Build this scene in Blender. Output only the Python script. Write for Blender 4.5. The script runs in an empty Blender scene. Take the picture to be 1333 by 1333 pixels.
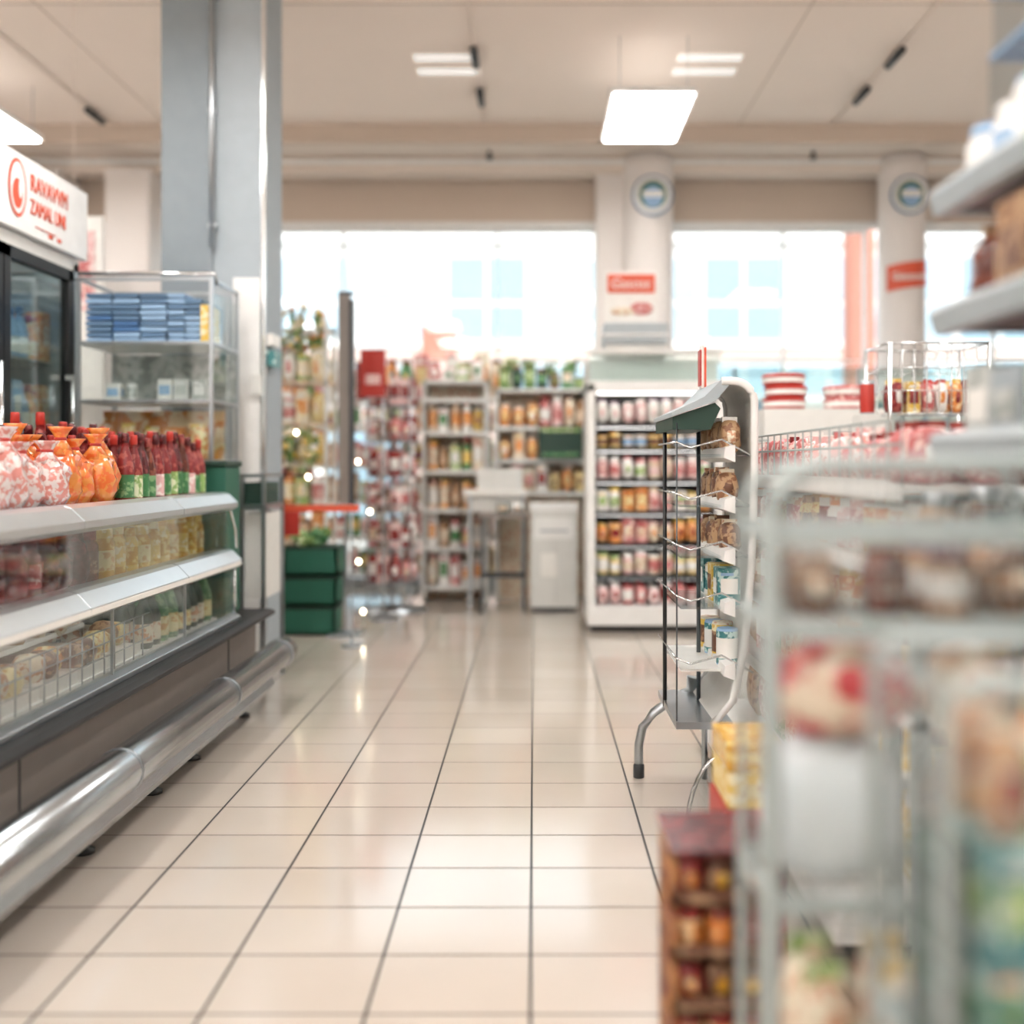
import bpy, bmesh, math, random
from math import sin, cos, pi, radians
random.seed(7)
R = random.random
U = random.uniform
scn = bpy.context.scene
scn.view_settings.view_transform = 'Standard'

# ---------------------------------------------------------------- materials
MATS = {}
def mat(name, col, rough=0.5, metal=0.0, var=0.08, scale=12.0, emit=0.0, bump=0.0, coat=0.0, sub=None, thr=.5):
    if name in MATS: return MATS[name]
    m = bpy.data.materials.new(name); m.use_nodes = True
    nt = m.node_tree; b = nt.nodes['Principled BSDF']
    tc = nt.nodes.new('ShaderNodeTexCoord')
    nz = nt.nodes.new('ShaderNodeTexNoise'); nz.inputs['Scale'].default_value = scale
    nz.inputs['Detail'].default_value = 3
    nt.links.new(tc.outputs['Object'], nz.inputs['Vector'])
    mx = nt.nodes.new('ShaderNodeMix'); mx.data_type = 'RGBA'
    c1 = [max(0, c*(1-var)) for c in col]; c2 = [min(1, c*(1+var)) for c in col]
    if sub: c2 = list(sub)
    mx.inputs[6].default_value = (*c1, 1); mx.inputs[7].default_value = (*c2, 1)
    if sub:
        rp = nt.nodes.new('ShaderNodeValToRGB')
        rp.color_ramp.elements[0].position = thr-.03; rp.color_ramp.elements[1].position = thr+.03
        nt.links.new(nz.outputs['Fac'], rp.inputs['Fac']); nt.links.new(rp.outputs['Color'], mx.inputs[0])
    else:
        nt.links.new(nz.outputs['Fac'], mx.inputs[0])
    nt.links.new(mx.outputs[2], b.inputs['Base Color'])
    b.inputs['Roughness'].default_value = rough; b.inputs['Metallic'].default_value = metal
    b.inputs['Coat Weight'].default_value = coat
    if emit:
        b.inputs['Emission Color'].default_value = (*col, 1); b.inputs['Emission Strength'].default_value = emit
    if bump:
        bp = nt.nodes.new('ShaderNodeBump'); bp.inputs['Strength'].default_value = bump
        nt.links.new(nz.outputs['Fac'], bp.inputs['Height']); nt.links.new(bp.outputs['Normal'], b.inputs['Normal'])
    MATS[name] = m
    return m

def glass(name, tint=(0.95, 0.98, 0.98), refl=0.06, k=.3):
    m = bpy.data.materials.new(name); m.use_nodes = True
    nt = m.node_tree; nt.nodes.clear()
    o = nt.nodes.new('ShaderNodeOutputMaterial'); mx = nt.nodes.new('ShaderNodeMixShader')
    t = nt.nodes.new('ShaderNodeBsdfTransparent'); g = nt.nodes.new('ShaderNodeBsdfGlossy')
    t.inputs['Color'].default_value = (*tint, 1); g.inputs['Roughness'].default_value = 0.03
    lw = nt.nodes.new('ShaderNodeLayerWeight'); lw.inputs['Blend'].default_value = 0.12
    ad = nt.nodes.new('ShaderNodeMath'); ad.operation = 'MULTIPLY_ADD'
    ad.inputs[1].default_value = k; ad.inputs[2].default_value = refl
    nt.links.new(lw.outputs['Fresnel'], ad.inputs[0]); nt.links.new(ad.outputs[0], mx.inputs[0])
    nt.links.new(t.outputs[0], mx.inputs[1]); nt.links.new(g.outputs[0], mx.inputs[2]); nt.links.new(mx.outputs[0], o.inputs[0])
    MATS[name] = m
    return m

def H(h):
    h = h.lstrip('#'); c = [int(h[i:i+2], 16)/255 for i in (0, 2, 4)]
    return tuple(x/12.92 if x <= 0.04045 else ((x+0.055)/1.055)**2.4 for x in c)

for n, c, r, mt in [
    ('white', '#eeeeec', .4, 0), ('offwhite', '#dcdcd8', .45, 0), ('chrome', '#d8dcde', .18, 1), ('steel', '#b2b9be', .3, 1),
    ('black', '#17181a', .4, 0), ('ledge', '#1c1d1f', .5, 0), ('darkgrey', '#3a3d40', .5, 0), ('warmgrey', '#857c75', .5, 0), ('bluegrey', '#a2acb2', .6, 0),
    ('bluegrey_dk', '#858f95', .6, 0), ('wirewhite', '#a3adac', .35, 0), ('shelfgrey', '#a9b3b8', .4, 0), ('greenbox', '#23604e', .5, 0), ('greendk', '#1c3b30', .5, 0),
    ('red', '#b8352b', .4, 0), ('redorange', '#dc5a3c', .45, 0), ('cap_white', '#f0eee9', .35, 0),
    ('blue', '#4d76a8', .5, 0), ('lblue', '#93b5d6', .5, 0), ('steelblue', '#5f7f9f', .5, 0), ('rackgrey', '#5a5f62', .35, .6)]:
    mat(n, H(c), r, mt)
for n, c, c2, r in [
    ('dred', '#80282a', '#a8524a', .25), ('maroon', '#521c20', '#7f3a3a', .25), ('orange', '#df8a40', '#f2d2a2', .35), ('yellow', '#e2bf58', '#f3e8c2', .35),
    ('paleyellow', '#e8d9a2', '#cfa05c', .4), ('cream', '#e8dec8', '#cf9a78', .45), ('green', '#3f7a4a', '#86ac7c', .4), ('lgreen', '#8fb066', '#e6e9c8', .4),
    ('pink', '#e2b6b4', '#f5e8e4', .35), ('rose', '#c46a6a', '#eecdc6', .35), ('brown', '#6d4834', '#b08c6c', .4), ('tan', '#b8946f', '#8a5f42', .5),
    ('teal', '#3f7f82', '#c2dcd8', .4), ('purple', '#8a7488', '#d8c4cc', .35), ('jarbrown', '#5b2a20', '#8a4c3c', .12), ('honey', '#cf9a2c', '#f0d684', .12),
    ('leaf', '#4a6d38', '#8aa860', .6), ('creamflower', '#f4ecd8', '#ecd088', .6)]:
    mat(n, H(c), r, sub=H(c2), scale=38, thr=.55, var=.0)
mat('brushed', H('#b9bfc3'), .24, 1, var=.06)
mat('railmetal', H('#d4dadd'), .28, .8, var=.05)
mat('meshbag', H('#f1e4e0'), .2, sub=H('#dc9188'), scale=44, coat=.7)
mat('redbag', H('#e6d4bc'), .3, sub=H('#c4484c'), scale=24, coat=.4, thr=.5)
mat('orangebag', H('#f29a4a'), .2, sub=H('#ea7436'), scale=30, coat=.8)
mat('sack', H('#cfd8db'), .7, bump=.4, scale=14)
mat('carton', H('#7a3428'), .6, sub=H('#b47a44'), scale=30)
mat('mottle', H('#c9cdc9'), .5, sub=H('#9aa09c'), scale=18)
mat('orangemix', H('#dc8a3a'), .5, sub=H('#f0d9b0'), scale=16)
mat('foodmix', H('#d98b45'), .5, sub=H('#e8d7a0'), scale=30)
LC = (1, .975, .945)
mat('led', LC, .5, emit=26.0, var=0)
mat('ceiling_fill', LC, .5, emit=1.0, var=0)  # weak glow added to brighten the ceiling
mat('bulb', (1, .85, .6), .5, emit=22.0, var=0)
mat('fill_strip', LC, .5, emit=6.0, var=0)  # glow for strips added to brighten cabinet interiors
mat('led_dim', (1, .98, .96), .5, emit=.38, var=0)
mat('ceil', H('#eee1d6'), .85, var=.02, scale=2)
mat('joint', H('#c3b4a6'), .8, var=.02)
mat('beam', H('#e4d8cd'), .8, var=.02, scale=2)
mat('header', H('#d0c0b1'), .8, var=.03, scale=2)
mat('wallpaint', H('#e9e3df'), .8, var=.02, scale=2)
mat('facade', H('#f8f6f4'), .8, var=.03); mat('facade_pink', H('#e6cac0'), .8)
mat('facglass', H('#b2c7d5'), .4); mat('facglass2', H('#9dbacb'), .4); mat('brick', H('#bf7e6c'), .8)
mat('asphalt', H('#b9b4ae'), .8)
glass('glass'); glass('glassgreen', (0.86, 0.93, 0.92), .10, .4)
glass('plastic', (0.88, 0.92, 0.93), .15, .5)

def floor_mat():
    m = bpy.data.materials.new('floor_tiles'); m.use_nodes = True
    nt = m.node_tree; b = nt.nodes['Principled BSDF']; L = nt.links.new
    tc = nt.nodes.new('ShaderNodeTexCoord'); sp = nt.nodes.new('ShaderNodeSeparateXYZ'); L(tc.outputs['Object'], sp.inputs[0])
    def line(out, size, off, half):
        a = nt.nodes.new('ShaderNodeMath'); a.operation = 'SUBTRACT'; a.inputs[1].default_value = off; L(out, a.inputs[0])
        d = nt.nodes.new('ShaderNodeMath'); d.operation = 'PINGPONG'; d.inputs[1].default_value = size/2; L(a.outputs[0], d.inputs[0])
        c = nt.nodes.new('ShaderNodeMapRange'); c.inputs['From Min'].default_value = half*.6; c.inputs['From Max'].default_value = half*1.3
        c.inputs['To Min'].default_value = 1; c.inputs['To Max'].default_value = 0
        L(d.outputs[0], c.inputs['Value']); return c.outputs[0]
    lx = line(sp.outputs['X'], .375, -.008, .0046); ly = line(sp.outputs['Y'], .282, 2.33, .0050)
    fl = []
    for out, s, o in ((sp.outputs['X'], .375, -.008), (sp.outputs['Y'], .282, 2.33)):
        a = nt.nodes.new('ShaderNodeMath'); a.operation = 'SUBTRACT'; a.inputs[1].default_value = o; L(out, a.inputs[0])
        d = nt.nodes.new('ShaderNodeMath'); d.operation = 'DIVIDE'; d.inputs[1].default_value = s; L(a.outputs[0], d.inputs[0])
        f = nt.nodes.new('ShaderNodeMath'); f.operation = 'FLOOR'; L(d.outputs[0], f.inputs[0]); fl.append(f.outputs[0])
    cb = nt.nodes.new('ShaderNodeCombineXYZ'); L(fl[0], cb.inputs[0]); L(fl[1], cb.inputs[1])
    wn = nt.nodes.new('ShaderNodeTexWhiteNoise'); wn.noise_dimensions = '2D'; L(cb.outputs[0], wn.inputs['Vector'])
    nz = nt.nodes.new('ShaderNodeTexNoise'); nz.inputs['Scale'].default_value = 3; nz.inputs['Detail'].default_value = 5
    L(tc.outputs['Object'], nz.inputs['Vector'])
    av = nt.nodes.new('ShaderNodeMath'); av.operation = 'ADD'; L(wn.outputs['Value'], av.inputs[0]); L(nz.outputs['Fac'], av.inputs[1])
    hv = nt.nodes.new('ShaderNodeMath'); hv.operation = 'MULTIPLY'; hv.inputs[1].default_value = .5; L(av.outputs[0], hv.inputs[0])
    t = nt.nodes.new('ShaderNodeMix'); t.data_type = 'RGBA'; L(hv.outputs[0], t.inputs[0])
    t.inputs[6].default_value = (*H('#c6bbaf'), 1); t.inputs[7].default_value = (*H('#d4cabf'), 1)
    g1 = nt.nodes.new('ShaderNodeMix'); g1.data_type = 'RGBA'; L(t.outputs[2], g1.inputs[6]); g1.inputs[7].default_value = (*H('#74675c'), 1); L(ly, g1.inputs[0])
    g2 = nt.nodes.new('ShaderNodeMix'); g2.data_type = 'RGBA'; L(g1.outputs[2], g2.inputs[6]); g2.inputs[7].default_value = (*H('#211f1c'), 1); L(lx, g2.inputs[0])
    L(g2.outputs[2], b.inputs['Base Color'])
    mxx = nt.nodes.new('ShaderNodeMath'); mxx.operation = 'MAXIMUM'; L(lx, mxx.inputs[0]); L(ly, mxx.inputs[1])
    rr = nt.nodes.new('ShaderNodeMapRange'); rr.inputs['To Min'].default_value = .13; rr.inputs['To Max'].default_value = .8; L(mxx.outputs[0], rr.inputs['Value'])
    L(rr.outputs[0], b.inputs['Roughness'])
    bp = nt.nodes.new('ShaderNodeBump'); bp.invert = True; bp.inputs['Distance'].default_value = .002; bp.inputs['Strength'].default_value = .6
    L(mxx.outputs[0], bp.inputs['Height']); L(bp.outputs['Normal'], b.inputs['Normal'])
    b.inputs['Specular IOR Level'].default_value = 1.0
    b.inputs['Coat Weight'].default_value = .5; b.inputs['Coat Roughness'].default_value = .12
    MATS['floor'] = m
floor_mat()

# ---------------------------------------------------------------- mesh builder
class MB:
    def __init__(s, name): s.name = name; s.v = []; s.f = []; s.m = []; s.s = []; s.ml = []
    def mi(s, n):
        if n not in s.ml: s.ml.append(n)
        return s.ml.index(n)
    def face(s, idx, m, sm=False): s.f.append(idx); s.m.append(s.mi(m)); s.s.append(sm)
    def quad(s, a, b, c, d, m):
        n = len(s.v); s.v += [a, b, c, d]; s.face((n, n+1, n+2, n+3), m)
    def box(s, x0, x1, y0, y1, z0, z1, m):
        n = len(s.v)
        s.v += [(x0, y0, z0), (x1, y0, z0), (x1, y1, z0), (x0, y1, z0), (x0, y0, z1), (x1, y0, z1), (x1, y1, z1), (x0, y1, z1)]
        for f in ((0, 3, 2, 1), (4, 5, 6, 7), (0, 1, 5, 4), (1, 2, 6, 5), (2, 3, 7, 6), (3, 0, 4, 7)):
            s.face(tuple(n+i for i in f), m)
    def tube(s, pts, r, m, seg=8):
        n = len(s.v); k = len(pts)
        for i, p in enumerate(pts):
            a = pts[max(0, i-1)]; b = pts[min(k-1, i+1)]
            d = [b[j]-a[j] for j in range(3)]; L = math.sqrt(sum(x*x for x in d)) or 1; d = [x/L for x in d]
            up = (0, 0, 1) if abs(d[2]) < .9 else (0, 1, 0)
            u = [d[1]*up[2]-d[2]*up[1], d[2]*up[0]-d[0]*up[2], d[0]*up[1]-d[1]*up[0]]
            L = math.sqrt(sum(x*x for x in u)); u = [x/L for x in u]
            w = [d[1]*u[2]-d[2]*u[1], d[2]*u[0]-d[0]*u[2], d[0]*u[1]-d[1]*u[0]]
            for q in range(seg):
                t = 2*pi*q/seg
                s.v.append(tuple(p[j]+r*(cos(t)*u[j]+sin(t)*w[j]) for j in range(3)))
        for i in range(k-1):
            for q in range(seg):
                q2 = (q+1) % seg
                s.face((n+i*seg+q, n+i*seg+q2, n+(i+1)*seg+q2, n+(i+1)*seg+q), m, True)
        s.face(tuple(n+q for q in range(seg))[::-1], m); s.face(tuple(n+(k-1)*seg+q for q in range(seg)), m)
    def lathe(s, cx, cy, z0, prof, ms, seg=10):
        n = len(s.v); k = len(prof)
        for r, z in prof:
            for q in range(seg):
                t = 2*pi*q/seg; s.v.append((cx+r*cos(t), cy+r*sin(t), z0+z))
        for i in range(k-1):
            mm = ms[min(i, len(ms)-1)]
            for q in range(seg):
                q2 = (q+1) % seg
                s.face((n+i*seg+q, n+i*seg+q2, n+(i+1)*seg+q2, n+(i+1)*seg+q), mm, True)
        s.face(tuple(n+q for q in range(seg))[::-1], ms[0]); s.face(tuple(n+(k-1)*seg+q for q in range(seg)), ms[-1])
    def blob(s, cx, cy, cz, rx, ry, rz, m, e=.6, nz=.06, seg=14, rings=8, rot=0):
        n = len(s.v); ph = U(0, 9)
        def sp(v): return math.copysign(abs(v)**e, v)
        c0, s0 = cos(rot), sin(rot)
        for i in range(rings+1):
            a = -pi/2+pi*i/rings
            for q in range(seg):
                t = 2*pi*q/seg
                k = 1+nz*sin(5*t+ph+3*a)+nz*sin(3*t+7*a+ph)
                x = rx*sp(cos(a))*sp(cos(t))*k; y = ry*sp(cos(a))*sp(sin(t))*k
                s.v.append((cx+x*c0-y*s0, cy+x*s0+y*c0, cz+rz*sp(sin(a))))
        for i in range(rings):
            for q in range(seg):
                q2 = (q+1) % seg
                s.face((n+i*seg+q, n+i*seg+q2, n+(i+1)*seg+q2, n+(i+1)*seg+q), m, True)
    def prof_y(s, pts, y0, y1, m, smooth=False):
        n = len(s.v); k = len(pts)
        for y in (y0, y1):
            for x, z in pts: s.v.append((x, y, z))
        for i in range(k):
            j = (i+1) % k; s.face((n+i, n+j, n+k+j, n+k+i), m, smooth)
        s.face(tuple(range(n, n+k))[::-1], m); s.face(tuple(range(n+k, n+2*k)), m)
    def build(s, parent=None, bevel=0):
        me = bpy.data.meshes.new(s.name); me.from_pydata(s.v, [], s.f)
        for n in s.ml: me.materials.append(MATS[n])
        me.polygons.foreach_set('material_index', s.m); me.polygons.foreach_set('use_smooth', s.s)
        me.update()
        bm = bmesh.new(); bm.from_mesh(me); bmesh.ops.recalc_face_normals(bm, faces=bm.faces); bm.to_mesh(me); bm.free()
        o = bpy.data.objects.new(s.name, me); scn.collection.objects.link(o)
        if parent: o.parent = parent
        if bevel:
            b = o.modifiers.new('Bevel', 'BEVEL'); b.width = bevel; b.segments = 2; b.limit_method = 'ANGLE'; b.angle_limit = radians(50)
        return o

def empty(name):
    o = bpy.data.objects.new(name, None); scn.collection.objects.link(o); return o

def text(body, name, loc, rot, size, m, parent=None, sx=1.0, align='LEFT', shear=0, bold=.0):
    cu = bpy.data.curves.new(name, 'FONT'); cu.body = body; cu.size = size; cu.extrude = .002; cu.align_x = align; cu.shear = shear; cu.offset = bold
    cu.materials.append(MATS[m])
    o = bpy.data.objects.new(name, cu); o.location = loc; o.rotation_euler = rot; o.scale = (sx, 1, 1)
    scn.collection.objects.link(o)
    if parent: o.parent = parent
    return o

# ---------------------------------------------------------------- product items
def item(m, kind, x, y, z, w, d, h, c):
    a, b, e = c
    r = min(w, d)/2
    if kind == 'box':
        m.box(x-w/2, x+w/2, y-d/2, y+d/2, z, z+h, a)
        k = .003
        for sx in (-1, 1):
            X = x+sx*(w/2+k)
            m.quad((X, y-d*.36, z+h*.3), (X, y+d*.36, z+h*.3), (X, y+d*.36, z+h*.72), (X, y-d*.36, z+h*.72), b)
        Y = y-d/2-k
        m.quad((x-w*.38, Y, z+h*.3), (x+w*.38, Y, z+h*.3), (x+w*.38, Y, z+h*.72), (x-w*.38, Y, z+h*.72), b)
        m.quad((x-w*.38, Y, z+h*.8), (x+w*.2, Y, z+h*.8), (x+w*.2, Y, z+h*.88), (x-w*.38, Y, z+h*.88), e)
    elif kind == 'can':
        m.lathe(x, y, z, [(r*.95, 0), (r, h*.05), (r, h*.2), (r, h*.75), (r, h*.93), (r*.93, h)], [e, a, b, a, e])
    elif kind == 'jar':
        m.lathe(x, y, z, [(r*.9, 0), (r, h*.08), (r, h*.22), (r, h*.6), (r*.97, h*.72), (r*.78, h*.8), (r*.82, h*.82), (r*.82, h*.97), (r*.75, h)], [a, a, b, a, a, a, e, e])
    elif kind == 'bottle':
        m.lathe(x, y, z, [(r*.9, 0), (r, h*.04), (r, h*.10), (r, h*.42), (r*.97, h*.52), (r*.75, h*.66), (r*.40, h*.80), (r*.36, h*.86), (r*.42, h*.865), (r*.42, h*.98), (r*.36, h)], [a, a, b, a, a, a, a, e, e, e])
    elif kind == 'bag':
        m.blob(x, y, z+h*.46, w*.5, d*.46, h*.46, a, .7, .05)
        m.box(x-w*.34, x+w*.34, y-.006, y+.006, z+h*.86, z+h, e)
        m.blob(x, y-d*.12, z+h*.46, w*.3, d*.38, h*.22, b, .6, .02, 10, 6)

def rows(m, kind, axis, a0, a1, b0, nb, bstep, z, w, d, h, cols, gap=.006, jit=.08, block=3, skip=0):
    along = w if axis == 'x' else d
    n = max(1, int((a1-a0)/(along+gap)))
    for i in range(n):
        c = cols[(i//block) % len(cols)] if block else random.choice(cols)
        kd = kind if isinstance(kind, str) else random.choice(kind)
        a = a0+(i+.5)*(a1-a0)/n
        hs = h*(1+U(-jit, jit))
        for j in range(nb):
            if R() < skip: continue
            b = b0+j*bstep+U(-.006, .006)
            if axis == 'x': item(m, kd, a+U(-.003, .003), b, z, w, d, hs, c)
            else: item(m, kd, b, a+U(-.003, .003), z, w, d, hs, c)

# ================================================================ ROOM
WX0, WX1, WY0, WY1, CZ = -5.5, 6.0, -2.5, 10.5, 4.4
m = MB('floor'); m.box(WX0-.2, WX1+.2, WY0-.2, WY1+.1, -.1, 0, 'floor'); m.build()
m = MB('ceiling')
m.box(WX0-.2, WX1+.2, WY0-.2, 9.5, CZ, CZ+.1, 'ceil'); m.box(WX0-.2, WX1+.2, 9.5, WY1+.1, 4.28, 4.5, 'beam')
for x in (-3.4, 1.9): m.box(x-.005, x+.005, WY0, 9.49, CZ-.003, CZ+.01, 'joint')
for y in (1.4, 4.2, 7.0): m.box(WX0, WX1, y-.006, y+.006, CZ-.003, CZ+.01, 'joint')
m.build()
m = MB('trim_1'); m.box(WX0, WX1, 9.47, 9.56, 4.24, 4.41, 'header'); m.build()
m = MB('trim_2'); m.box(WX0, WX1, 10.05, 10.3, 4.12, 4.29, 'beam'); m.box(WX0, WX1, 10.02, 10.06, 4.2, 4.24, 'white'); m.build()
m = MB('wall_left'); m.box(WX0-.15, WX0, WY0, WY1, 0, 4.5, 'wallpaint'); m.build()
m = MB('wall_right'); m.box(WX1, WX1+.15, WY0, WY1, 0, 4.5, 'wallpaint'); m.build()
m = MB('wall_rear'); m.box(WX0-.15, WX1+.15, WY0-.15, WY0, 0, 4.5, 'wallpaint'); m.build()
m = MB('wall_front')
m.box(WX0, WX1, 10.42, 10.6, 3.68, 4.29, 'header')
m.box(WX0, -3.75, 10.42, 10.6, 0, 3.68, 'wallpaint')
m.box(5.6, WX1, 10.42, 10.6, 0, 3.68, 'wallpaint')
m.box(WX0, WX1, 10.40, 10.45, 3.66, 3.72, 'white')
m.build()
def window(name, x0, x1, mull):
    m = MB(name)
    for x in [x0+.03]+mull+[x1-.03]: m.box(x-.013, x+.013, 10.46, 10.54, .08, 3.68, 'white')
    for z in (.05, 3.66): m.box(x0, x1, 10.465, 10.535, z-.03, z+.03, 'white')
    m.box(x0, x1, 10.48, 10.52, 2.3, 2.32, 'white')
    m.box(x0, x1, 10.46, 10.56, 0, .1, 'steel')
    m.box(x0, x1, 10.495, 10.5, .1, 3.64, 'glass')
    m.build()
window('window_1', -3.75, .66, [-2.75, -1.95, -.37])
window('window_2', 1.38, 3.42, [2.55])
window('window_3', 3.86, 5.6, [4.7])

def round_col(x0, x1, flat, name):
    m = MB(name); r = (x1-x0)/2; cx = (x0+x1)/2
    m.lathe(cx, 10.1, 0, [(r*1.05, 0), (r*1.05, .12), (r, .13), (r, 4.1), (r, 4.27)], ['wallpaint'], 32)
    if flat: m.box(x0-.26, x0+.12, 10.12, 10.44, 0, 4.12, 'wallpaint')
    m.build()
round_col(.88, 1.37, True, 'round_column'); round_col(3.4, 3.85, False, 'round_column')
m = MB('wall_pillar'); m.box(-4.15, -3.72, 9.9, 10.42, 0, 4.12, 'wallpaint'); m.build(bevel=.01)
m = MB('wall_pillar'); m.box(-5.05, -4.6, 9.9, 10.42, 0, 4.12, 'wallpaint'); m.build(bevel=.01)

def emblem(x, y, z, r):
    m = MB('round_wall_sign')
    def disc(rr, yy, mt, hx=1, dz=0, dx=0, seg=28):
        n = len(m.v)
        for k in (0, .012):
            for q in range(seg):
                t = 2*pi*q/seg; m.v.append((x+dx+rr*cos(t)*hx, yy-k, z+dz+rr*sin(t)))
        m.face(tuple(n+seg+q for q in range(seg)), mt)
        m.face(tuple(n+q for q in range(seg)), mt)
        for q in range(seg):
            q2 = (q+1) % seg; m.face((n+q, n+q2, n+seg+q2, n+seg+q), mt)
    disc(r, y, 'steelblue'); disc(r*.9, y-.012, 'cap_white'); disc(r*.68, y-.022, 'greenbox'); disc(r*.54, y-.032, 'lblue', .9, -.02)
    m.box(x-r*.5, x+r*.5, y-.06, y-.044, z-.025, z+.03, 'cap_white')
    m.build()
emblem(1.14, 9.84, 3.84, .2); emblem(3.62, 9.86, 3.85, .19)

# ================================================================ LIGHTS
def panel_light(x, y):
    m = MB('ceiling_light_panel')
    m.box(x-.31, x+.31, y-.56, y+.56, 3.965, 4.01, 'white')
    m.box(x-.29, x+.29, y-.54, y+.54, 3.952, 3.966, 'led')
    m.box(x-.25, x+.25, y-.5, y+.5, 4.01, 4.016, 'ceiling_fill')  # glowing top face, added to lift the ceiling brightness
    for a in (-.25, .25):
        for b in (-.5, .5): m.tube([(x+a, y+b, 4.0), (x+a, y+b, CZ)], .003, 'steel', 5)
    m.build()
for y in (8.02, 4.5, .98, -1.8):
    for x in (-4.42, .88): panel_light(x, y)
for y in (4.5, .98, -1.8): panel_light(-1.77, y)  # extra column, only out of view, added to light the room
for y in (4.5, -1.8): panel_light(3.5, y)  # further unseen panels added for room light
def recessed(x, y):
    m = MB('recessed_ceiling_light')
    m.box(x-.3, x+.3, y-.34, y+.34, CZ-.004, CZ+.0, 'ceil')
    for dy in (-.14, .14): m.box(x-.25, x+.25, y+dy-.07, y+dy+.07, CZ-.008, CZ-.003, 'led_dim')
    m.build(bevel=.002)
recessed(-.68, 8.05); recessed(1.36, 8.05)
def track(pts, fit):
    m = MB('ceiling_light_track')
    m.tube(pts, .010, 'ceil', 6)
    for (x, y) in fit:
        m.tube([(x, y-.16, CZ-.05), (x, y+.16, CZ-.05)], .03, 'darkgrey', 10)
        m.tube([(x, y, CZ-.06), (x, y, CZ)], .012, 'darkgrey', 6)
    m.build()
track([(-.45, 4.5, CZ-.015), (-.45, 9.4, CZ-.015)], [(-.45, 7.8), (-.45, 8.65)])
track([(2.75, 4.5, CZ-.015), (2.75, 9.4, CZ-.015)], [(2.75, 7.8), (2.75, 8.6)])
track([(-3.9, 6, CZ-.015), (-3.9, 9.4, CZ-.015)], [(-3.9, 9.1)])
for (x, y) in ((-.43, 9.9), (1.2, 9.9), (2.7, 9.9)):
    m = MB('sprinkler_head'); m.lathe(x, y, 4.2, [(.02, 0), (.035, .02), (.02, .04), (.02, .09)], ['darkgrey'], 10); m.build()

# ================================================================ SQUARE COLUMN
m = MB('square_column')
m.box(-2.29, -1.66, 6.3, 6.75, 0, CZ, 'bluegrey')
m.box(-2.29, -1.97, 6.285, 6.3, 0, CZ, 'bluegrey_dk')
m.box(-1.675, -1.648, 6.28, 6.31, 0, CZ, 'chrome')
m.box(-1.85, -1.68, 6.288, 6.3, 0, 2.4, 'white')
m.build(bevel=.006)
m = MB('conduit_pipe')
m.tube([(-1.965, 6.25, 2.58), (-1.965, 6.25, CZ)], .018, 'steel', 10)
for z in (2.7, 3.4, 4.1): m.box(-1.99, -1.94, 6.245, 6.285, z, z+.03, 'steel')
m.build()
m = MB('wall_switch_box'); m.box(-1.73, -1.67, 6.255, 6.288, 1.68, 1.80, 'offwhite'); m.box(-1.648, -1.60, 6.32, 6.5, 1.86, 1.96, 'teal'); m.box(-1.648, -1.61, 6.32, 6.5, 1.99, 2.06, 'cap_white'); m.build()

# ================================================================ LEFT DISPLAY CASE
case = empty('refrigerated_display_case')
Y0, Y1 = 1.0, 5.06
m = MB('base_body')
m.box(-2.4, -1.46, Y0, 5.38, .14, .44, 'warmgrey')
m.box(-2.4, -1.455, 4.885, 4.893, .15, .44, 'darkgrey')
m.box(-2.4, -1.455, 2.9, 2.906, .15, .44, 'darkgrey')
m.prof_y([(-2.4, .44), (-1.42, .44), (-1.39, .452), (-1.39, .47), (-1.42, .48), (-2.4, .48)], Y0, 5.5, 'ledge')
m.prof_y([(-1.5, .48), (-1.46, .48), (-1.46, .5), (-1.5, .52)], Y0, 5.1, 'steel')
m.build(case, .004)
m = MB('bumper_rail')
pr = [(-1.335+.075*cos(t), .262+.072*sin(t)) for t in [2*pi*i/20 for i in range(20)]]
m.prof_y(pr, Y0, 5.46, 'brushed', True)
pr = [(-1.335+.078*cos(t), .262+.075*sin(t)) for t in [2*pi*i/20 for i in range(20)]]
for y in (2.2, 3.3, 4.4, 5.35): m.prof_y(pr, y, y+.01, 'steel', True)
m.prof_y([(-1.6, .075), (-1.385, .075), (-1.345, .10), (-1.33, .13), (-1.345, .165), (-1.39, .19), (-1.6, .19)], Y0, 5.25, 'brushed')
for y in (1.6, 2.8, 4.0, 5.1): m.box(-1.48, -1.38, y, y+.06, .2, .26, 'steel')
m.build(case)
m = MB('feet')
for y in (1.5, 2.4, 3.3, 3.9, 4.35, 5.1):
    for x in (-1.45, -2.2): m.lathe(x, y, 0, [(.035, 0), (.035, .012), (.016, .02), (.016, .1)], ['black'], 10)
m.build(case)
m = MB('cabinet_interior')
m.box(-2.4, -2.34, Y0, Y1, .485, 1.07, 'offwhite')
m.box(-2.34, -1.56, Y0, Y1-.02, .482, .5, 'cap_white')
m.box(-2.34, -1.58, Y0, Y1-.02, .79, .805, 'offwhite')
m.box(-2.4, -1.6, Y0, Y1-.02, 1.07, 1.088, 'steel')
m.box(-1.60, -1.585, Y0+.1, Y1-.1, 1.05, 1.062, 'fill_strip'); m.box(-1.60, -1.585, Y0+.1, Y1-.1, .772, .784, 'fill_strip')  # glowing strips added to brighten the dim case interior
m.build(case)
def rail(z, x, h):
    return [(x-.13, z), (x-.03, z-.005), (x, z+.012), (x, z+.035), (x-.045, z+h-.008), (x-.07, z+h), (x-.13, z+h)]
m = MB('shelf_rails')
m.prof_y(rail(.745, -1.45, .09), Y0, Y1+.03, 'railmetal'); m.prof_y(rail(1.03, -1.47, .085), Y0, Y1+.03, 'railmetal')
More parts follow.
